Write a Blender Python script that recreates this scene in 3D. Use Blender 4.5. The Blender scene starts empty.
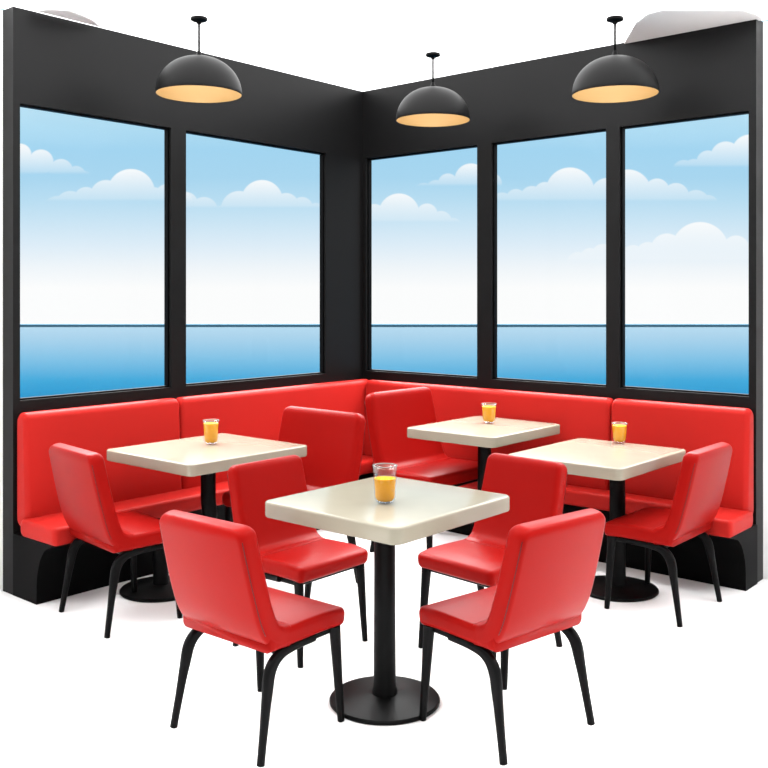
import bpy, bmesh, math
from mathutils import Vector, Matrix

S = bpy.context.scene
COL = S.collection
PI = math.pi

# ------------------------------------------------------------------ room frame
F = 953.0            # focal length in pixels of the 768 px frame
HZ = 296.0           # image row of eye level
EYE = 1.47
TH = 0.7089          # the right-hand wall runs along E1, the left-hand one along E2
E1 = Vector((math.cos(TH), -math.sin(TH)))
E2 = Vector((-math.sin(TH), -math.cos(TH)))
CORNER = Vector((-0.149, 6.636))
HCEIL = 2.8936


def W(a, b, z=0.0):
    p = CORNER + a * E1 + b * E2
    return Vector((p.x, p.y, z))


# ------------------------------------------------------------------ materials
def new_mat(name):
    m = bpy.data.materials.new(name)
    m.use_nodes = True
    nt = m.node_tree
    return m, nt, nt.nodes['Principled BSDF']


def principled(name, col, rough=0.5, tint=(1, 1, 1), spec=0.5, coat=0.0, coat_rough=0.1, metal=0.0, bump=0.0, bump_scale=200.0, vary=0.0, vary_scale=4.0, detail=2.0):
    m, nt, b = new_mat(name)
    b.inputs['Base Color'].default_value = (*col, 1)
    b.inputs['Roughness'].default_value = rough
    b.inputs['Specular IOR Level'].default_value = spec
    b.inputs['Specular Tint'].default_value = (*tint, 1)
    b.inputs['Coat Weight'].default_value = coat
    b.inputs['Coat Roughness'].default_value = coat_rough
    b.inputs['Metallic'].default_value = metal
    tc = nt.nodes.new('ShaderNodeTexCoord')
    if vary:
        n = nt.nodes.new('ShaderNodeTexNoise')
        n.inputs['Scale'].default_value = vary_scale
        n.inputs['Detail'].default_value = detail
        nt.links.new(tc.outputs['Object'], n.inputs['Vector'])
        r = nt.nodes.new('ShaderNodeValToRGB')
        r.color_ramp.elements[0].position = 0.3
        r.color_ramp.elements[1].position = 0.7
        r.color_ramp.elements[0].color = (*[c * (1 - vary) for c in col], 1)
        r.color_ramp.elements[1].color = (*[min(1, c * (1 + vary)) for c in col], 1)
        nt.links.new(n.outputs['Fac'], r.inputs['Fac'])
        nt.links.new(r.outputs['Color'], b.inputs['Base Color'])
    if bump:
        n2 = nt.nodes.new('ShaderNodeTexNoise')
        n2.inputs['Scale'].default_value = bump_scale
        nt.links.new(tc.outputs['Object'], n2.inputs['Vector'])
        bp = nt.nodes.new('ShaderNodeBump')
        bp.inputs['Strength'].default_value = bump
        bp.inputs['Distance'].default_value = 0.002
        nt.links.new(n2.outputs['Fac'], bp.inputs['Height'])
        nt.links.new(bp.outputs['Normal'], b.inputs['Normal'])
    return m


M = {}
M['red'] = principled('red_leather', (0.24, 0.0045, 0.0035), rough=0.34, spec=0.06, tint=(1, 0.45, 0.4), bump=0.08, bump_scale=260)
M['bench_red'] = principled('bench_leather', (0.38, 0.015, 0.012), rough=0.42, spec=0.08, tint=(1, 0.5, 0.45), bump=0.08, bump_scale=260)
M['piping'] = principled('dark_red_piping', (0.05, 0.001, 0.001), rough=0.5, spec=0.3)
M['black'] = principled('black_metal', (0.0018, 0.0018, 0.0019), rough=0.45, spec=0.07)
M['base_black'] = principled('black_plinth', (0.0015, 0.0015, 0.0016), rough=0.5, spec=0.04)
M['wall_black'] = principled('charcoal_wall', (0.0052, 0.0052, 0.0054), rough=0.4, spec=0.13, vary=0.08, vary_scale=1.5)
M['frame_black'] = principled('window_frame_black', (0.0015, 0.0015, 0.0018), rough=0.45, spec=0.06)
M['shade_black'] = principled('shade_black', (0.0045, 0.0045, 0.0045), rough=0.5, spec=0.13)
M['gold'] = principled('gold_lining', (0.33, 0.23, 0.115), rough=0.5, spec=0.4)
M['cream'] = principled('cream_stone', (0.265, 0.242, 0.187), rough=0.15, spec=0.16, vary=0.02, vary_scale=9)
M['white'] = principled('white_floor', (0.8, 0.8, 0.8), rough=0.9, spec=0.1)
M['white_wall'] = principled('white_plaster', (0.95, 0.95, 0.95), rough=0.9, spec=0.0)
M['grey_panel'] = principled('grey_ceiling_panel', (0.55, 0.55, 0.55), rough=0.9, spec=0.0)
M['far_blue'] = principled('far_shore', (0.045, 0.105, 0.15), rough=1.0, spec=0.0)

# white ceiling, its translucency added so the bright world lights the room
m = bpy.data.materials.new('ceiling_added_translucency'); m.use_nodes = True
nt = m.node_tree; nt.nodes.clear()
o_ = nt.nodes.new('ShaderNodeOutputMaterial'); t_ = nt.nodes.new('ShaderNodeBsdfTranslucent')
t_.inputs['Color'].default_value = (0.36, 0.36, 0.36, 1)
nt.links.new(t_.outputs[0], o_.inputs['Surface'])
M['ceiling'] = m

# window pane
m = bpy.data.materials.new('window_glass'); m.use_nodes = True
nt = m.node_tree; nt.nodes.clear()
o_ = nt.nodes.new('ShaderNodeOutputMaterial'); mx = nt.nodes.new('ShaderNodeMixShader')
tr = nt.nodes.new('ShaderNodeBsdfTransparent'); gl = nt.nodes.new('ShaderNodeBsdfGlossy')
gl.inputs['Roughness'].default_value = 0.02
tr.inputs['Color'].default_value = (0.985, 0.99, 0.99, 1)
mx.inputs['Fac'].default_value = 0.002
nt.links.new(tr.outputs[0], mx.inputs[1]); nt.links.new(gl.outputs[0], mx.inputs[2])
nt.links.new(mx.outputs[0], o_.inputs['Surface'])
M['pane'] = m

# drinking glass
m = bpy.data.materials.new('clear_tumbler'); m.use_nodes = True
nt = m.node_tree; nt.nodes.clear()
o_ = nt.nodes.new('ShaderNodeOutputMaterial'); mx = nt.nodes.new('ShaderNodeMixShader')
tr = nt.nodes.new('ShaderNodeBsdfTransparent'); gl = nt.nodes.new('ShaderNodeBsdfGlossy')
lw = nt.nodes.new('ShaderNodeLayerWeight'); lw.inputs['Blend'].default_value = 0.35
mr = nt.nodes.new('ShaderNodeMapRange'); mr.inputs['To Min'].default_value = 0.02; mr.inputs['To Max'].default_value = 0.2
gl.inputs['Roughness'].default_value = 0.08; gl.inputs['Color'].default_value = (0.75, 0.8, 0.82, 1)
tr.inputs['Color'].default_value = (0.95, 0.965, 0.97, 1)
df = nt.nodes.new('ShaderNodeBsdfDiffuse'); df.inputs['Color'].default_value = (0.2, 0.215, 0.225, 1)
mx2 = nt.nodes.new('ShaderNodeMixShader'); mx2.inputs['Fac'].default_value = 0.035
nt.links.new(lw.outputs['Facing'], mr.inputs['Value']); nt.links.new(mr.outputs[0], mx.inputs['Fac'])
nt.links.new(tr.outputs[0], mx2.inputs[1]); nt.links.new(df.outputs[0], mx2.inputs[2])
nt.links.new(mx2.outputs[0], mx.inputs[1]); nt.links.new(gl.outputs[0], mx.inputs[2])
nt.links.new(mx.outputs[0], o_.inputs['Surface'])
M['glass'] = m
M['rim'] = principled('glass_rim', (0.22, 0.23, 0.23), rough=0.15, spec=0.6)
M['juice'] = principled('orange_juice', (0.95, 0.40, 0.001), rough=0.6, spec=0.05)

m, nt, b = new_mat('bulb_glow')
b.inputs['Emission Color'].default_value = (1.0, 0.82, 0.5, 1)
b.inputs['Emission Strength'].default_value = 1.1
b.inputs['Base Color'].default_value = (0.3, 0.25, 0.15, 1)
M['bulb'] = m

# sea: sky reflection painted in as paler base colour far out, deeper blue nearer
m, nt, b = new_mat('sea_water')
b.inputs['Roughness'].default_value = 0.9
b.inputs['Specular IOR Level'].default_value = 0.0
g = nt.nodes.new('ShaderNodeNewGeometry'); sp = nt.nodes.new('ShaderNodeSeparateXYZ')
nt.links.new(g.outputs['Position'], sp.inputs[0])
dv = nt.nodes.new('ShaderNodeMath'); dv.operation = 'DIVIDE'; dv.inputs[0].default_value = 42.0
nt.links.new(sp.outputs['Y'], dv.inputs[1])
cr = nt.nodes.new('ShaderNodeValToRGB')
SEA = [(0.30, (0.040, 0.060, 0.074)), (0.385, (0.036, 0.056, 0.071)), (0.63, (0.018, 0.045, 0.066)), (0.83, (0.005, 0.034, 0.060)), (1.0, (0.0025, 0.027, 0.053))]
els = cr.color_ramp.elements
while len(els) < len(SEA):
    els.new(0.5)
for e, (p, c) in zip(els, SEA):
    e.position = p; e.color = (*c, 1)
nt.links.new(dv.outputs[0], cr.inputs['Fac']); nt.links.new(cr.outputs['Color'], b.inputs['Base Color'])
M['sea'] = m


# ------------------------------------------------------------------ mesh helpers
def link(name, bm, mat, parent=None, smooth=True, autosmooth=None):
    bmesh.ops.recalc_face_normals(bm, faces=bm.faces[:])
    me = bpy.data.meshes.new(name)
    bm.to_mesh(me); bm.free()
    me.materials.append(M[mat] if isinstance(mat, str) else mat)
    if smooth:
        for p in me.polygons:
            p.use_smooth = True
        if autosmooth:
            me.set_sharp_from_angle(angle=math.radians(autosmooth))
    o = bpy.data.objects.new(name, me)
    COL.objects.link(o)
    if parent:
        o.parent = parent
    return o


def loft(bm, rings, cap=True):
    vs = [[bm.verts.new(p) for p in r] for r in rings]
    n = len(rings[0])
    for i in range(len(vs) - 1):
        for j in range(n):
            bm.faces.new((vs[i][j], vs[i][(j + 1) % n], vs[i + 1][(j + 1) % n], vs[i + 1][j]))
    if cap:
        bm.faces.new(vs[0]); bm.faces.new(vs[-1])


def rrect(hw, ht, r, k=5):
    """rounded rectangle outline in 2-D"""
    r = min(r, hw * 0.98, ht * 0.98)
    pts = []
    for cx, cy, a0 in ((hw - r, ht - r, 0), (-(hw - r), ht - r, 90), (-(hw - r), -(ht - r), 180), (hw - r, -(ht - r), 270)):
        for i in range(k + 1):
            a = math.radians(a0 + 90 * i / k)
            pts.append((cx + r * math.cos(a), cy + r * math.sin(a)))
    return pts


def sample(pts, n):
    """Catmull-Rom resample of tuples"""
    out = []
    P = [pts[0]] + list(pts) + [pts[-1]]
    segs = len(pts) - 1
    for i in range(n + 1):
        t = i / n * segs
        k = min(int(t), segs - 1); u = t - k
        a, b_, c, d = P[k], P[k + 1], P[k + 2], P[k + 3]
        out.append(tuple(0.5 * (2 * b_[q] + (c[q] - a[q]) * u + (2 * a[q] - 5 * b_[q] + 4 * c[q] - d[q]) * u * u + (3 * b_[q] - a[q] - 3 * c[q] + d[q]) * u ** 3) for q in range(len(a))))
    return out


def cushion(bm, spine, hw, ht, r, endw, endt, bow=0.0, ends=(True, True)):
    """a padded slab swept along a spine of (y, z, hw_factor): width runs along x"""
    rings = []
    n = len(spine)

    def frame(i):
        a = spine[max(0, i - 1)]; c = spine[min(n - 1, i + 1)]
        ty, tz = c[0] - a[0], c[1] - a[1]
        L = math.hypot(ty, tz)
        return ty / L, tz / L

    def ring(y, z, ty, tz, w, t, rr):
        pts = []
        for px, pt in rrect(w, t, rr):
            off = pt + bow * (px / hw) ** 2
            pts.append((px, y - tz * off, z + ty * off))
        return pts
    K = 6
    if ends[0]:
        ty, tz = frame(0)
        y, z, f = spine[0]
        for k in range(K):
            ph = PI / 2 * k / K
            ins = 1 - math.sin(ph)
            adv = -endw * (math.cos(ph)) + endw
            adv = endw * (1 - math.cos(ph))
            rings.append(ring(y + ty * adv - ty * endw, z + tz * adv - tz * endw, ty, tz, hw * f - endw * ins, ht - endt * ins, r))
    for i, (y, z, f) in enumerate(spine):
        ty, tz = frame(i)
        rings.append(ring(y, z, ty, tz, hw * f, ht, r))
    if ends[1]:
        ty, tz = frame(n - 1)
        y, z, f = spine[-1]
        for k in range(1, K + 1):
            ph = PI / 2 * k / K
            ins = 1 - math.cos(ph)
            adv = endw * math.sin(ph)
            rings.append(ring(y + ty * adv, z + tz * adv, ty, tz, hw * f - endw * ins, ht - endt * ins, r))
    loft(bm, rings)


def sweep(bm, path, sizes, r=0.4, k=3):
    """rounded rectangular bar along a 3-D path; sizes = (half x, half depth) per point"""
    P = [Vector(p) for p in path]
    rings = []
    for i, p in enumerate(P):
        t = (P[min(i + 1, len(P) - 1)] - P[max(i - 1, 0)]).normalized()
        sx = Vector((1, 0, 0)) - t * t.x
        if sx.length < 0.2:
            sx = Vector((0, 1, 0)) - t * t.y
        sx.normalize()
        sy = t.cross(sx)
        a, b_ = sizes[i]
        rings.append([p + sx * q[0] + sy * q[1] for q in rrect(a, b_, min(a, b_) * r * 2, k)])
    loft(bm, rings)


def lathe(bm, prof, n=48, cx=0, cy=0):
    rings = []
    for r, z in prof:
        rings.append([(cx + r * math.cos(2 * PI * i / n), cy + r * math.sin(2 * PI * i / n), z) for i in range(n)])
    loft(bm, rings, cap=True)


def shell_lathe(bm, prof, n=64):
    rings = [[(r * math.cos(2 * PI * i / n), r * math.sin(2 * PI * i / n), z) for i in range(n)] for r, z in prof]
    loft(bm, rings, cap=False)


def empty(name, loc, rz, label, cat, group=None):
    o = bpy.data.objects.new(name, None)
    COL.objects.link(o)
    o.location = loc; o.rotation_euler = (0, 0, rz)
    o.empty_display_size = 0.1
    o['label'] = label; o['category'] = cat
    if group:
        o['group'] = group
    return o


def copy_tree(root, loc, rz, label, scale=1.0, group=None):
    r = root.copy(); COL.objects.link(r)
    r.location = loc; r.rotation_euler = (0, 0, rz); r.scale = scale if isinstance(scale, tuple) else (scale,) * 3
    r['label'] = label
    if group:
        r['group'] = group
    for ch in list(root.children):
        c = ch.copy(); COL.objects.link(c); c.parent = r
        for g_ in list(ch.children):
            d = g_.copy(); COL.objects.link(d); d.parent = c
    return r


def structure(o):
    o['kind'] = 'structure'
    return o


def box_grid(us, zs, holes, d0, d1, fn):
    """a wall slab with rectangular holes; fn maps (u, d, z) to world"""
    bm = bmesh.new()
    cache = {}

    def v(i, k, j):
        key = (i, k, j)
        if key not in cache:
            cache[key] = bm.verts.new(fn(us[i], (d0, d1)[k], zs[j]))
        return cache[key]
    solid = lambda i, j: 0 <= i < len(us) - 1 and 0 <= j < len(zs) - 1 and (i, j) not in holes
    for i in range(len(us) - 1):
        for j in range(len(zs) - 1):
            if not solid(i, j):
                continue
            for k in (0, 1):
                bm.faces.new((v(i, k, j), v(i + 1, k, j), v(i + 1, k, j + 1), v(i, k, j + 1)))
            for di, dj, e in ((-1, 0, ((i, j), (i, j + 1))), (1, 0, ((i + 1, j), (i + 1, j + 1))), (0, -1, ((i, j), (i + 1, j))), (0, 1, ((i, j + 1), (i + 1, j + 1)))):
                if not solid(i + di, j + dj):
                    (a, b_), (c, d) = e
                    bm.faces.new((v(a, 0, b_), v(c, 0, d), v(c, 1, d), v(a, 1, b_)))
    return bm


def prism(pts, z0, z1):
    bm = bmesh.new()
    a = [bm.verts.new((p[0], p[1], z0)) for p in pts]
    b_ = [bm.verts.new((p[0], p[1], z1)) for p in pts]
    n = len(pts)
    bm.faces.new(a); bm.faces.new(b_)
    for i in range(n):
        bm.faces.new((a[i], a[(i + 1) % n], b_[(i + 1) % n], b_[i]))
    return bm


# ------------------------------------------------------------------ the setting
ZB, ZT = 0.952, 2.424
T_WALL = 0.055
T_END = 0.10
REC = 0.02
LFN = lambda s, d, z: W(d, s, z)       # along the left wall
RFN = lambda s, d, z: W(s, d, z)       # along the right wall
L_END, R_END = 2.572, 2.705
left_holes = [(0.365, 1.52), (1.625, 2.535)]
right_holes = [(0.03, 0.969), (1.078, 1.861), (1.945, 2.668)]

us = [-T_WALL, 0.365, 1.52, 1.625, 2.535, L_END]
bm = box_grid(us, [0, ZB, ZT, HCEIL], {(1, 1), (3, 1)}, 0.0, -T_WALL, LFN)
structure(link('wall_left', bm, 'wall_black', smooth=False))
us = [0.0, 0.03, 0.969, 1.078, 1.861, 1.945, 2.668, R_END]
bm = box_grid(us, [0, ZB, ZT, HCEIL], {(1, 1), (3, 1), (5, 1)}, 0.0, -T_WALL, RFN)
structure(link('wall_right', bm, 'wall_black', smooth=False))


def window(name, s0, s1, fn):
    f = 0.009
    bm = box_grid([s0, s0 + f, s1 - f, s1], [ZB, ZB + f, ZT - f, ZT], {(1, 1)}, -REC, -T_WALL + 0.004, fn)
    w = structure(link(name, bm, 'frame_black', smooth=False))
    bm = bmesh.new()
    d = -(REC + T_WALL) / 2
    q = [fn(s0 + f - 0.002, d + e, z) for e in (0.002, -0.002) for z in (ZB + f - 0.002, ZT - f + 0.002)]
    p = [fn(s1 - f + 0.002, d + e, z) for e in (0.002, -0.002) for z in (ZB + f - 0.002, ZT - f + 0.002)]
    v = [bm.verts.new(x) for x in q + p]
    for a in ((0, 1, 5, 4), (2, 3, 7, 6), (0, 1, 3, 2), (4, 5, 7, 6), (0, 2, 6, 4), (1, 3, 7, 5)):
        bm.faces.new([v[i] for i in a])
    pn = link('pane', bm, 'pane', w, smooth=False)
    return w


n = 1
for s0, s1 in reversed(left_holes):
    window('window_%d' % n, s0, s1, LFN); n += 1
for s0, s1 in right_holes:
    window('window_%d' % n, s0, s1, RFN); n += 1

fl = [W(-T_END, -T_END), W(-T_END, 5.4), W(1.2, 5.4), W(5.4, 1.2), W(5.4, -T_END)]
structure(link('floor', prism(fl, -0.1, 0.0), 'white', smooth=False))
ce = [W(-T_WALL - .02, -T_WALL - .02), W(-T_WALL - .02, 3.6), W(3.6, 3.6), W(3.6, -T_WALL - .02)]
bm = bmesh.new()
bm.faces.new([bm.verts.new((p.x, p.y, HCEIL + 0.001)) for p in ce])
structure(link('ceiling', bm, 'ceiling', smooth=False))

structure(link('trim_3', prism([W(-T_WALL, 2.537), W(-T_WALL, L_END), W(-T_END, L_END), W(-T_END, 2.537)], 0, HCEIL), 'wall_black', smooth=False))
structure(link('trim_4', prism([W(2.67, -T_WALL), W(R_END, -T_WALL), W(R_END, -T_END), W(2.67, -T_END)], 0, HCEIL), 'wall_black', smooth=False))

# plain white walls going on past both ends of the black corner
wl = [W(-T_END, L_END), W(-T_END, 5.2), W(-T_END - .1, 5.2), W(-T_END - .1, L_END)]
structure(link('wall_left_white', prism(wl, 0, HCEIL), 'white_wall', smooth=False))
wr = [W(R_END, -T_END), W(5.2, -T_END), W(5.2, -T_END - .1), W(R_END, -T_END - .1)]
structure(link('wall_right_white', prism(wr, 0, HCEIL), 'white_wall', smooth=False))


def ceil_pt(px, py):
    Z = F * (HCEIL - EYE) / (HZ - py)
    return ((px - 384) / F * Z, Z)


# light grey panels set under the white ceiling at the outer ends
pl = [ceil_pt(*p) for p in ((36, 9.5), (52, 8.3), (70, 9.5), (82, 14), (92, 18.5), (100, 25.5))]
structure(link('trim_1', prism(pl, HCEIL - 0.008, HCEIL - 0.001), 'grey_panel', smooth=False))
pr = [ceil_pt(*p) for p in ((622, 46), (636, 22), (648, 13), (662, 9), (742, 9), (756, 13), (763, 18.5))]
structure(link('trim_2', prism(pr, HCEIL - 0.008, HCEIL - 0.001), 'grey_panel', smooth=False))

# the sea outside and its far shore line
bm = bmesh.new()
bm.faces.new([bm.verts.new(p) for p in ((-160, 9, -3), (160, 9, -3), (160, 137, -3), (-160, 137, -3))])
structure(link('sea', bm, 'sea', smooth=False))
structure(link('far_shore', prism([(-160, 137), (160, 137), (160, 139), (-160, 139)], -3.2, -2.62), 'far_blue', smooth=False))

# ------------------------------------------------------------------ corner benches
def sstep(x, a, b_):
    t = max(0, min(1, (x - a) / (b_ - a)))
    return t * t * (3 - 2 * t)


def bench(name, label, s_start, s_seam, s_end, t0, t1, fn, seat_start, mid, endd, footd):
    root = empty(name, fn((s_start + s_end) / 2, 0.15, 0), 0, label, 'bench', 'red corner benches')
    inv = Matrix.Translation(-root.location)

    def put(n_, bm, mat, par=root, **k):
        bm.transform(inv)
        return link(n_, bm, mat, par, **k)
    ZS = 0.39
    for s0, s1 in ((s_start, s_seam - 0.002), (s_seam + 0.002, s_end)):
        bm = bmesh.new()
        hz = (0.897 - 0.335) / 2
        zc = 0.335 + hz
        rings = []
        K = 7
        prof = []
        e = 0.028
        for k in range(K + 1):
            ph = PI / 2 * k / K
            prof.append((s0 + e * (1 - math.sin(ph)) * 0 + e * (1 - math.cos(ph)), e * (1 - math.sin(ph))))
        for k in range(1, 9):
            prof.append((s0 + e + (s1 - s0 - 2 * e) * k / 9, 0))
        for k in range(K, -1, -1):
            ph = PI / 2 * k / K
            prof.append((s1 - e * (1 - math.cos(ph)), e * (1 - math.sin(ph))))
        for s, ins in prof:
            rg = []
            for pz, pd in rrect(hz - ins, 0.044 - ins * 0.9, 0.034, 6):
                z = zc + pz
                lean = (0.886 - z) * 0.05
                dd = 0.047 + pd
                if pd > 0:
                    dd += lean + 0.008 * math.sin(PI * min(1, max(0, (z - .36) / .526)))
                rg.append(fn(s, dd, z))
            rings.append(rg)
        loft(bm, rings)
        put('back_cushion', bm, 'bench_red')
    dep = lambda s: mid + (endd - mid) * sstep(s, t0, t1)
    bm = bmesh.new(); rings = []
    e = 0.022
    ss = [(seat_start + i * (t0 - seat_start) / 6, 0) for i in range(7)] + [(t0 + (t1 - t0) * i / 10, 0) for i in range(1, 11)]
    ss += [(s_end + 0.025 - e * (1 - math.sin(PI / 2 * i / 6)) , e * (1 - math.cos(PI / 2 * i / 6))) for i in range(7)]
    for s, ins in ss:
        d1 = dep(s); c = (0.085 + d1) / 2; hw = (d1 - 0.085) / 2
        rings.append([fn(s, c + q[0], ZS - 0.043 + q[1]) for q in rrect(hw - ins, 0.043 - ins, 0.022, 6)])
    loft(bm, rings)
    put('seat_cushion', bm, 'bench_red')
    bm = bmesh.new(); rings = []
    for s in [seat_start - (0.25 if name.endswith('x') else 0)] + [seat_start + i * (s_end + 0.012 - seat_start) / 24 for i in range(1, 25)]:
        f0 = footd; f1 = max(f0 + 0.01, dep(s) - 0.025)
        pr_ = [(0.003, 0.0), (f0, 0.0)]
        for i in range(1, 9):
            t = i / 8
            # a bracket that stays upright low down and sweeps out under the seat
            pr_.append((f0 + (f1 - f0) * (1 - math.sqrt(max(0, 1 - t ** 2.2))) , 0.06 + 0.243 * t))
        pr_.append((0.003, 0.303))
        rings.append([fn(s, a, z) for a, z in pr_])
    loft(bm, rings)
    put('plinth', bm, 'base_black', autosmooth=40)
    return root


bench('corner_bench', 'red leather bench with black plinth under the two left-hand windows', 0.003, 1.625, 2.562, 2.22, 2.47, LFN, 0.10, 0.30, 0.405, 0.225)
bench('corner_bench', 'red leather bench with black plinth under the three right-hand windows', 0.10, 1.932, 2.70, 2.40, 2.58, RFN, 0.31, 0.245, 0.395, 0.165)


# ------------------------------------------------------------------ chairs (front is +y)
def build_chair(loc, rz, label, bow=0.012):
    root = empty('dining_chair', loc, rz, label, 'chair', 'red dining chairs')
    HW = 0.226
    sp = sample([(-0.236, 0.724, 0.965), (-0.208, 0.60, 0.985), (-0.180, 0.49, 1.0), (-0.160, 0.432, 1.0), (-0.136, 0.391, 1.0), (-0.095, 0.3665, 0.995), (-0.055, 0.360, 0.985)], 26)
    bm = bmesh.new()
    # bow is towards the front (negative offset side)
    cushion(bm, sp, HW, 0.036, 0.024, 0.036, 0.02, bow=bow, ends=(True, False))
    back = link('backrest', bm, 'red', root)
    # piping seam round the rear edge of the backrest
    offs = -0.0292
    seam = [p for p in sp if p[1] > 0.405]
    n_ = len(seam)
    left, right = [], []
    for i, (y, z, f) in enumerate(seam):
        a = sp[max(0, i - 1)]; c = sp[i + 1]
        ty, tz = c[0] - a[0], c[1] - a[1]
        L = math.hypot(ty, tz); ty /= L; tz /= L
        xx = HW * f - 0.0068
        o_ = offs + bow * (xx / HW) ** 2
        left.append((-xx, y - tz * o_, z + ty * o_)); right.append((xx, y - tz * o_, z + ty * o_))
    # the offset with the larger y is the front: choose the rear side
    if left[0][1] > seam[0][0]:
        offs = 0.0292
        left, right = [], []
        for i, (y, z, f) in enumerate(seam):
            a = sp[max(0, i - 1)]; c = sp[i + 1]
            ty, tz = c[0] - a[0], c[1] - a[1]
            L = math.hypot(ty, tz); ty /= L; tz /= L
            xx = HW * f - 0.0068
            o_ = offs + bow * (xx / HW) ** 2
            left.append((-xx, y - tz * o_, z + ty * o_)); right.append((xx, y - tz * o_, z + ty * o_))
    for side in (left, right):
        bm = bmesh.new()
        PW = [Vector(p) for p in side]
        rings = []
        for i, p in enumerate(PW):
            t = (PW[min(i + 1, len(PW) - 1)] - PW[max(i - 1, 0)]).normalized()
            u_ = Vector((1, 0, 0)); v_ = t.cross(u_)
            rings.append([p + u_ * 0.0014 * math.cos(2 * PI * q / 6) + v_ * 0.0014 * math.sin(2 * PI * q / 6) for q in range(6)])
        loft(bm, rings)
        link('piping', bm, 'piping', back)
    # seat
    bm = bmesh.new()
    sp2 = sample([(-0.15, 0.371, 0.99), (-0.04, 0.372, 0.992), (0.06, 0.374, 1.0), (0.13, 0.373, 1.0), (0.18, 0.368, 0.985)], 14)
    cushion(bm, sp2, HW, 0.032, 0.02, 0.024, 0.016, ends=(False, True))
    link('seat', bm, 'red', root)
    # frame under the seat
    bm = bmesh.new()
    sweep(bm, [(-0.185, 0.155, 0.328), (0.185, 0.155, 0.328)], [(0.011, 0.012)] * 2)
    sweep(bm, [(-0.185, -0.09, 0.328), (0.185, -0.09, 0.328)], [(0.011, 0.012)] * 2)
    sweep(bm, [(-0.185, -0.10, 0.327), (-0.185, 0.165, 0.327)], [(0.011, 0.013)] * 2)
    sweep(bm, [(0.185, -0.10, 0.327), (0.185, 0.165, 0.327)], [(0.011, 0.013)] * 2)
    link('seat_frame', bm, 'black', root, autosmooth=50)
    for sx in (-1, 1):
        bm = bmesh.new()
        pt = sample([(sx * 0.198, 0.165, 0.338), (sx * 0.199, 0.172, 0.25), (sx * 0.204, 0.179, 0.12), (sx * 0.209, 0.186, 0.0)], 12)
        sz = [(0.0165 - 0.0055 * i / 12, 0.021 - 0.0095 * i / 12) for i in range(13)]
        sweep(bm, pt, sz)
        link('leg', bm, 'black', root, autosmooth=50)
    for sx in (-1, 1):
        bm = bmesh.new()
        pt = sample([(sx * 0.200, 0.06, 0.331), (sx * 0.200, -0.03, 0.328), (sx * 0.202, -0.095, 0.316), (sx * 0.206, -0.136, 0.278), (sx * 0.211, -0.154, 0.20), (sx * 0.217, -0.172, 0.10), (sx * 0.223, -0.190, 0.0)], 30)
        sz = []
        for i in range(31):
            t = i / 30
            w = 0.015 + 0.006 * math.exp(-((t - 0.5) / 0.2) ** 2) - 0.004 * max(0, t - 0.6) / 0.4
            sz.append((0.0165 - 0.004 * t, w))
        sweep(bm, pt, sz)
        link('leg', bm, 'black', root, autosmooth=50)
    return root


def face(d):
    return math.atan2(-d.x, d.y)


FA, FB = face(E1), face(E2)            # looking along +a, +b
BA, BB = face(-E1), face(-E2)

dirab = lambda a, b_: face(a * E1 + b_ * E2)
chD = build_chair(W(1.98, 2.735), dirab(-0.03, -1), 'red leather chair with black legs seen from behind, nearest at front left of the picture')
chD.scale = (0.955, 1.05, 0.985)
copy_tree(chD, W(2.61, 2.175), dirab(-1, -0.17), 'red leather chair with black legs seen from behind, nearest at front right of the picture', (0.98, 1.05, 0.985))
copy_tree(chD, W(1.54, 2.10), FA, 'red leather chair behind the front table on its left side, turned toward the right', (0.92, 1, 0.985))
copy_tree(chD, W(2.165, 1.62), dirab(-0.09, 1), 'red leather chair behind the front table on its right side, turned toward the left', (0.92, 1.13, 1))
copy_tree(chD, W(0.655, 2.395), dirab(0.12, -1), 'red leather chair seen from behind at the outer end of the left table', (1.03, 0.97, 1.04))
copy_tree(chD, W(2.49, 0.638), BA, 'red leather chair seen from behind at the outer end of the right-hand table', (1.03, 0.97, 1.015))
copy_tree(chD, W(0.86, 1.52), FB, 'wide-backed red chair between the left table and the room corner', (1.32, 1.08, 1.13))
copy_tree(chD, W(1.02, 0.535), FA, 'wide-backed red chair tucked under the back middle table', (1.31, 1.08, 1.19))


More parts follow.
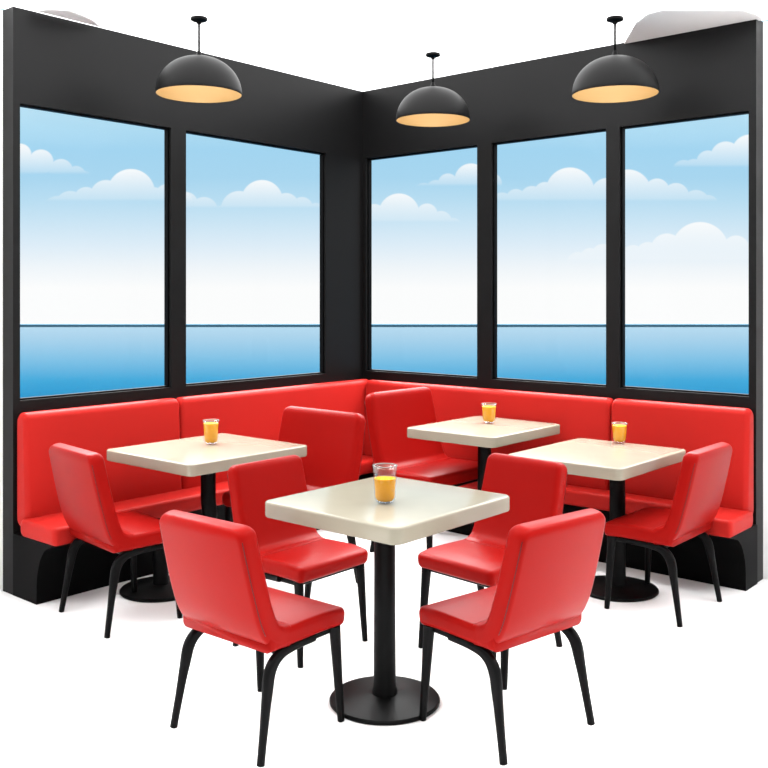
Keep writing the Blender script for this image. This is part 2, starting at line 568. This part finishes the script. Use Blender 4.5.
# ------------------------------------------------------------------ tables
def build_table(a, b_, sa, sb, top, label, base=None, crank=False):
    root = empty('pedestal_table', W(a, b_), -TH, label, 'table', 'cream topped pedestal tables')
    bm = bmesh.new()
    th = 0.056
    rings = []
    # local x = a, local y = -b
    K = 5; e = 0.008
    lv = [(top - th, 1.0)] 
    for z, ins in [(top - th, e)] + [(top - th + e * (1 - math.cos(PI / 2 * k / K)), e * (1 - math.sin(PI / 2 * k / K))) for k in range(1, K + 1)] + \
                  [(top - e + e * math.sin(PI / 2 * k / K), e * (1 - math.cos(PI / 2 * k / K))) for k in range(0, K + 1)]:
        rings.append([(q[0], q[1], z) for q in rrect(sa / 2 - ins, sb / 2 - ins, 0.035 - ins, 7)])
    loft(bm, rings)
    link('tabletop', bm, 'cream', root, autosmooth=40)
    bx, by = base if base else (0, 0)
    R = 0.2
    bm = bmesh.new()
    lathe(bm, [(R - 0.004, 0.0), (R, 0.004), (R, 0.011), (R - 0.004, 0.016), (R - 0.02, 0.0185), (0.09, 0.026), (0.05, 0.032), (0.044, 0.034)], 72, bx, by)
    link('base_disc', bm, 'black', root, autosmooth=35)
    bm = bmesh.new()
    if crank:
        # the post steps sideways half way down
        pts = sample([(bx, by, 0.03), (bx, by, 0.16), (bx * 0.98, by * 0.98, 0.21), (bx * .5, by * .5, 0.27), (0, 0, 0.33), (0, 0, 0.45), (0, 0, top - th)], 36)
        rings = []
        P = [Vector(p) for p in pts]
        for i, p in enumerate(P):
            t = (P[min(i + 1, 36)] - P[max(i - 1, 0)]).normalized()
            sx = (Vector((1, 0, 0)) - t * t.x).normalized(); sy = t.cross(sx)
            rings.append([p + sx * 0.038 * math.cos(2 * PI * j / 32) + sy * 0.038 * math.sin(2 * PI * j / 32) for j in range(32)])
        loft(bm, rings)
    else:
        lathe(bm, [(0.047, 0.03), (0.0465, 0.04), (0.0425, 0.06), (0.0405, 0.10), (0.039, top * 0.5), (0.038, top - th)], 40, bx, by)
    link('pedestal', bm, 'black', root, autosmooth=50)
    bm = bmesh.new()
    lathe(bm, [(0.10, top - th - 0.0005), (0.10, top - th - 0.007), (0.05, top - th - 0.012)], 32, *((0, 0) if crank else (bx, by)))
    link('mounting_plate', bm, 'black', root, autosmooth=35)
    return root


build_table(2.235, 2.35, 0.62, 0.66, 0.75, 'square cream table standing at the front centre, nearest the viewer', base=(-0.05, 0.035))
build_table(0.62, 1.86, 0.69, 0.76, 0.705, 'cream table by the left-hand bench', base=(-0.135, -0.19), crank=True)
build_table(1.37, 0.50, 0.59, 0.70, 0.74, 'cream table at the back beside the right-hand bench, nearest the room corner')
build_table(2.14, 0.62, 0.62, 0.74, 0.69, 'cream table on the right by the outer end of the right-hand bench', base=(0.075, 0.06))


# ------------------------------------------------------------------ drinks
def drink(px, py, top, dia, hgt, fill, label, bottom_r=0.012):
    Z = F * (EYE - top) / (py - HZ)
    loc = ((px - 384) / F * Z, Z, top + 0.0005)
    root = empty('juice_glass', loc, 0, label, 'glass', 'glasses of orange juice')
    R = dia / 2; rb = R * 0.80
    bm = bmesh.new()
    rad = lambda z: rb + (R - rb) * (z / hgt)
    outer = [(rb * 0.5, 0.0), (rb - 0.012, 0.0015), (rb - 0.005, 0.005), (rb - 0.001, 0.011), (rad(0.018), 0.018)] + [(rad(hgt * t), hgt * t) for t in (0.3, 0.5, 0.75, 1.0)]
    inner = [(r_ - 0.002, z_) for r_, z_ in reversed(outer[4:])] + [(rb - 0.007, 0.010), (rb * 0.5, 0.007)]
    rings = [[(r_ * math.cos(2 * PI * i / 40), r_ * math.sin(2 * PI * i / 40), z_) for i in range(40)] for r_, z_ in outer + inner]
    loft(bm, rings)
    tum = link('tumbler', bm, 'glass', root)
    bm = bmesh.new()
    rr = R - 0.001
    rings = []
    for i in range(41):
        a = 2 * PI * i / 40
        rings.append([((rr + 0.0017 * math.cos(q)) * math.cos(a), (rr + 0.0017 * math.cos(q)) * math.sin(a), hgt + 0.0017 * math.sin(q)) for q in [2 * PI * j / 8 for j in range(8)]])
    loft(bm, rings, cap=False)
    bmesh.ops.remove_doubles(bm, verts=bm.verts[:], dist=1e-5)
    link('rim', bm, 'rim', tum)
    bm = bmesh.new()
    hf = hgt * fill
    pr_ = [(rb * 0.45, 0.0075), (rb - 0.010, 0.0085), (rb - 0.006, 0.012), (rad(0.02) - 0.0028, 0.02), (rad(hf / 2) - 0.0028, hf / 2), (rad(hf) - 0.0028, hf)]
    lathe(bm, pr_, 40)
    link('orange_juice', bm, 'juice', root, autosmooth=60)
    return root


drink(385, 503, 0.75, 0.086, 0.130, 0.66, 'partly filled glass of orange juice on the front table')
drink(211, 444, 0.705, 0.084, 0.122, 0.88, 'glass of orange juice on the cream table by the left-hand bench')
drink(489, 423, 0.74, 0.088, 0.110, 0.86, 'glass of orange juice on the back middle table')
drink(619.5, 443, 0.69, 0.082, 0.105, 0.88, 'glass of orange juice on the right-hand table')


# ------------------------------------------------------------------ pendant lamps
def build_lamp(x, y, label):
    root = empty('pendant_lamp', (x, y, HCEIL), 0, label, 'lamp', 'black dome pendant lamps')
    zr, zt, R = 2.50 - HCEIL, 2.692 - HCEIL, 0.218
    bm = bmesh.new()
    lathe(bm, [(0.030, -0.001), (0.041, -0.003), (0.044, -0.009), (0.043, -0.017), (0.033, -0.022), (0.014, -0.027), (0.011, -0.034), (0.007, -0.038)], 40)
    link('ceiling_rose', bm, 'black', root, autosmooth=50)
    bm = bmesh.new()
    lathe(bm, [(0.006, -0.03), (0.006, zt + 0.02)], 12)
    link('cord', bm, 'black', root)
    H = zt - zr
    pts = []
    N = 22
    for k in range(N + 1):
        a = PI / 2 * k / N
        pts.append((max(0.0105, R * math.cos(a) ** 0.92), zr + H * math.sin(a) ** 1.0))
    outer = pts
    inner = [(max(0.008, r_ - 0.0035), z_ - 0.003 if i else z_) for i, (r_, z_) in enumerate(pts)]
    bm = bmesh.new()
    shell_lathe(bm, list(reversed(outer)) + [(R - 0.001, zr - 0.0025), (R - 0.0035, zr - 0.0015)] + inner[:2], 72)
    shade = link('lamp_shade', bm, 'shade_black', root)
    bm = bmesh.new()
    shell_lathe(bm, [(r_ - 0.0005, z_ - 0.0005) for r_, z_ in inner], 72)
    link('shade_lining', bm, 'gold', shade)
    bm = bmesh.new()
    lathe(bm, [(0.024, zt - 0.006), (0.022, zt + 0.004), (0.013, zt + 0.012), (0.010, zt + 0.026), (0.005, zt + 0.030)], 32)
    link('cap', bm, 'black', root, autosmooth=50)
    bm = bmesh.new()
    bmesh.ops.create_uvsphere(bm, u_segments=24, v_segments=14, radius=0.034)
    bmesh.ops.translate(bm, verts=bm.verts[:], vec=(0, 0, zt - 0.075))
    lathe(bm, [(0.016, zt - 0.05), (0.018, zt - 0.004)], 20)
    link('bulb', bm, 'bulb', root)
    return root


def lamp_light(x, y):
    L = bpy.data.lights.new('bulb_light', 'POINT')
    L.energy = 3.3; L.color = (1.0, 0.84, 0.56); L.shadow_soft_size = 0.03
    o = bpy.data.objects.new('bulb_light', L); COL.objects.link(o)
    o.location = (x, y, 2.565)


lamps = [(-0.944, 4.864, 'black dome pendant lamp with gold inside, the left one of three'),
         (0.287, 5.584, 'black dome pendant lamp with gold inside, hanging nearest the room corner'),
         (1.179, 4.864, 'black dome pendant lamp with gold inside, the right one of three')]
for i, (x, y, lb) in enumerate(lamps):
    if i == 0:
        lamp0 = build_lamp(x, y, lb)
    else:
        copy_tree(lamp0, (x, y, HCEIL), 0, lb)
    lamp_light(x, y)

# ------------------------------------------------------------------ world: strong white light added overhead, an open sky with clouds over the sea
w = bpy.data.worlds.new('sky'); S.world = w; w.use_nodes = True
nt = w.node_tree; nt.nodes.clear()
N_ = nt.nodes.new; LK = nt.links.new


def math_node(op, a, b_=None, c=None, clamp=False):
    n = N_('ShaderNodeMath'); n.operation = op; n.use_clamp = clamp
    for i, v in enumerate((a, b_, c)):
        if v is None:
            continue
        if isinstance(v, (int, float)):
            n.inputs[i].default_value = v
        else:
            LK(v, n.inputs[i])
    return n.outputs[0]


def srgb(r, g_, b_):
    f = lambda c: (c / 255 / 12.92) if c / 255 <= 0.04045 else ((c / 255 + 0.055) / 1.055) ** 2.4
    return (f(r), f(g_), f(b_))


tc = N_('ShaderNodeTexCoord'); sx = N_('ShaderNodeSeparateXYZ'); LK(tc.outputs['Generated'], sx.inputs[0])
DX, DY, DZ = sx.outputs
dyc = math_node('MAXIMUM', DY, 0.02)
U = math_node('ADD', math_node('MULTIPLY', math_node('DIVIDE', DX, dyc), F), 384.0)
V = math_node('SUBTRACT', HZ, math_node('MULTIPLY', math_node('DIVIDE', DZ, dyc), F))
cmb = N_('ShaderNodeCombineXYZ'); LK(U, cmb.inputs[0]); LK(V, cmb.inputs[1])
UV = cmb.outputs[0]
t = math_node('DIVIDE', math_node('SUBTRACT', V, 90.0), 240.0, clamp=True)
cr = N_('ShaderNodeValToRGB'); LK(t, cr.inputs['Fac'])
ST = [(105, (190, 228, 247)), (128, (177, 222, 245)), (150, (165, 215, 243)), (178, (170, 216, 242)), (200, (186, 223, 244)), (222, (205, 231, 247)), (245, (224, 239, 250)), (268, (243, 248, 252)), (288, (255, 255, 255))]
els = cr.color_ramp.elements
while len(els) < len(ST):
    els.new(0.5)
for e, (v_, c) in zip(els, ST):
    e.position = (v_ - 90) / 240; e.color = (*srgb(*c), 1)
sky = cr.outputs['Color']
CL = [
    (173, 26, [(20, 155, 11.5), (20, 166, 13), (32, 170, 12), (41, 162, 12.5), (61, 171, 12), (76, 176, 10), (84, 180, 9)]),
    (200, 30, [(58, 214, 18), (70, 206, 15), (86, 199, 12), (106, 196, 16), (131, 193, 24), (153, 199, 12), (167, 196, 12), (181, 201, 11)]),
    (207, 26, [(186, 204, 12), (204, 211, 14), (225, 222, 17), (239, 209, 18), (262, 201, 21), (286, 206, 13), (302, 208, 11), (316, 214, 11)]),
    (221, 27, [(374, 217, 13), (399, 214, 20.5), (427, 214, 10.5), (441, 222, 11), (453, 227, 9)]),
    (185, 22, [(424, 195, 12), (436, 190, 10), (448, 183.5, 10), (471, 180, 16.5), (490, 184, 12)]),
    (200, 31, [(502, 205, 12.5), (516, 199, 10), (532, 198, 12), (545, 193, 11), (570, 192, 24.5), (592, 201, 12), (607, 194, 16), (628, 193, 23.5), (657, 191, 12.5), (676, 196, 13), (696, 204, 14), (708, 206, 11)]),
    (166, 30, [(684, 172, 12), (694, 170, 11), (708, 162, 11.5), (726, 157, 15.5), (750, 153, 18.5), (770, 160, 14)]),
    (260, 36, [(578, 263, 11), (590, 258, 10), (603, 256, 12), (618, 262, 12), (633, 256, 11), (648, 254, 12), (667, 250, 16.5), (700, 251, 29), (736, 249, 13.5), (753, 255, 13)]),
]
for base, hh, circles in CL:
    acc = None
    for cx_, cy_, r_ in circles:
        d = N_('ShaderNodeVectorMath'); d.operation = 'DISTANCE'; LK(UV, d.inputs[0]); d.inputs[1].default_value = (cx_, cy_, 0)
        s_ = math_node('SUBTRACT', d.outputs['Value'], r_)
        acc = s_ if acc is None else math_node('MINIMUM', acc, s_)
    inside = math_node('MULTIPLY_ADD', acc, -0.8, 0.5, clamp=True)
    flat = math_node('MULTIPLY_ADD', math_node('SUBTRACT', float(base), V), 0.35, 0.5, clamp=True)
    fade = math_node('MULTIPLY_ADD', math_node('DIVIDE', math_node('SUBTRACT', float(base), V), float(hh), clamp=True), 0.78, 0.17, clamp=True)
    al = math_node('MULTIPLY', math_node('MULTIPLY', inside, flat), fade)
    mx = N_('ShaderNodeMix'); mx.data_type = 'RGBA'
    LK(al, mx.inputs['Factor']); LK(sky, mx.inputs['A']); mx.inputs['B'].default_value = (*srgb(253, 254, 255), 1)
    sky = mx.outputs['Result']
up = N_('ShaderNodeMapRange'); up.interpolation_type = 'SMOOTHSTEP'; LK(DZ, up.inputs['Value']); up.inputs['From Min'].default_value = 0.26; up.inputs['From Max'].default_value = 0.6
bk = N_('ShaderNodeMapRange'); bk.interpolation_type = 'SMOOTHSTEP'; LK(DY, bk.inputs['Value']); bk.inputs['From Min'].default_value = 0.6; bk.inputs['From Max'].default_value = 0.1
fac = math_node('MAXIMUM', up.outputs[0], bk.outputs[0])
L_TOP, L_BACK = 26.0, 0.9
bright = N_('ShaderNodeMapRange'); bright.interpolation_type = 'SMOOTHSTEP'; LK(math_node('ADD', DZ, math_node('MULTIPLY', DY, 0.45)), bright.inputs['Value'])
bright.inputs['From Min'].default_value = 0.45; bright.inputs['From Max'].default_value = 1.05
bright.inputs['To Min'].default_value = L_BACK; bright.inputs['To Max'].default_value = L_TOP
bc = N_('ShaderNodeCombineXYZ')
for i in range(3):
    LK(bright.outputs[0], bc.inputs[i])
mx = N_('ShaderNodeMix'); mx.data_type = 'RGBA'; LK(fac, mx.inputs['Factor']); LK(sky, mx.inputs['A']); LK(bc.outputs[0], mx.inputs['B'])
bg = N_('ShaderNodeBackground'); LK(mx.outputs['Result'], bg.inputs['Color']); bg.inputs['Strength'].default_value = 1.0
ow = N_('ShaderNodeOutputWorld'); LK(bg.outputs[0], ow.inputs['Surface'])

# ------------------------------------------------------------------ camera
cam = bpy.data.cameras.new('camera'); co = bpy.data.objects.new('camera', cam); COL.objects.link(co)
co.location = (0, 0, EYE); co.rotation_euler = (PI / 2, 0, 0)
cam.sensor_width = 36; cam.lens = F / 768 * 36
cam.shift_y = (HZ - 384) / 768
cam.clip_start = 0.05; cam.clip_end = 1000
S.camera = co
S.view_settings.view_transform = 'Standard'; S.view_settings.look = 'None'
S.view_settings.exposure = 0.0; S.view_settings.gamma = 1.0; S.view_settings.use_curve_mapping = False
S.cycles.max_bounces = 8; S.cycles.diffuse_bounces = 4; S.cycles.transparent_max_bounces = 12
S.cycles.use_denoising = True
S.cycles.sample_clamp_indirect = 8.0
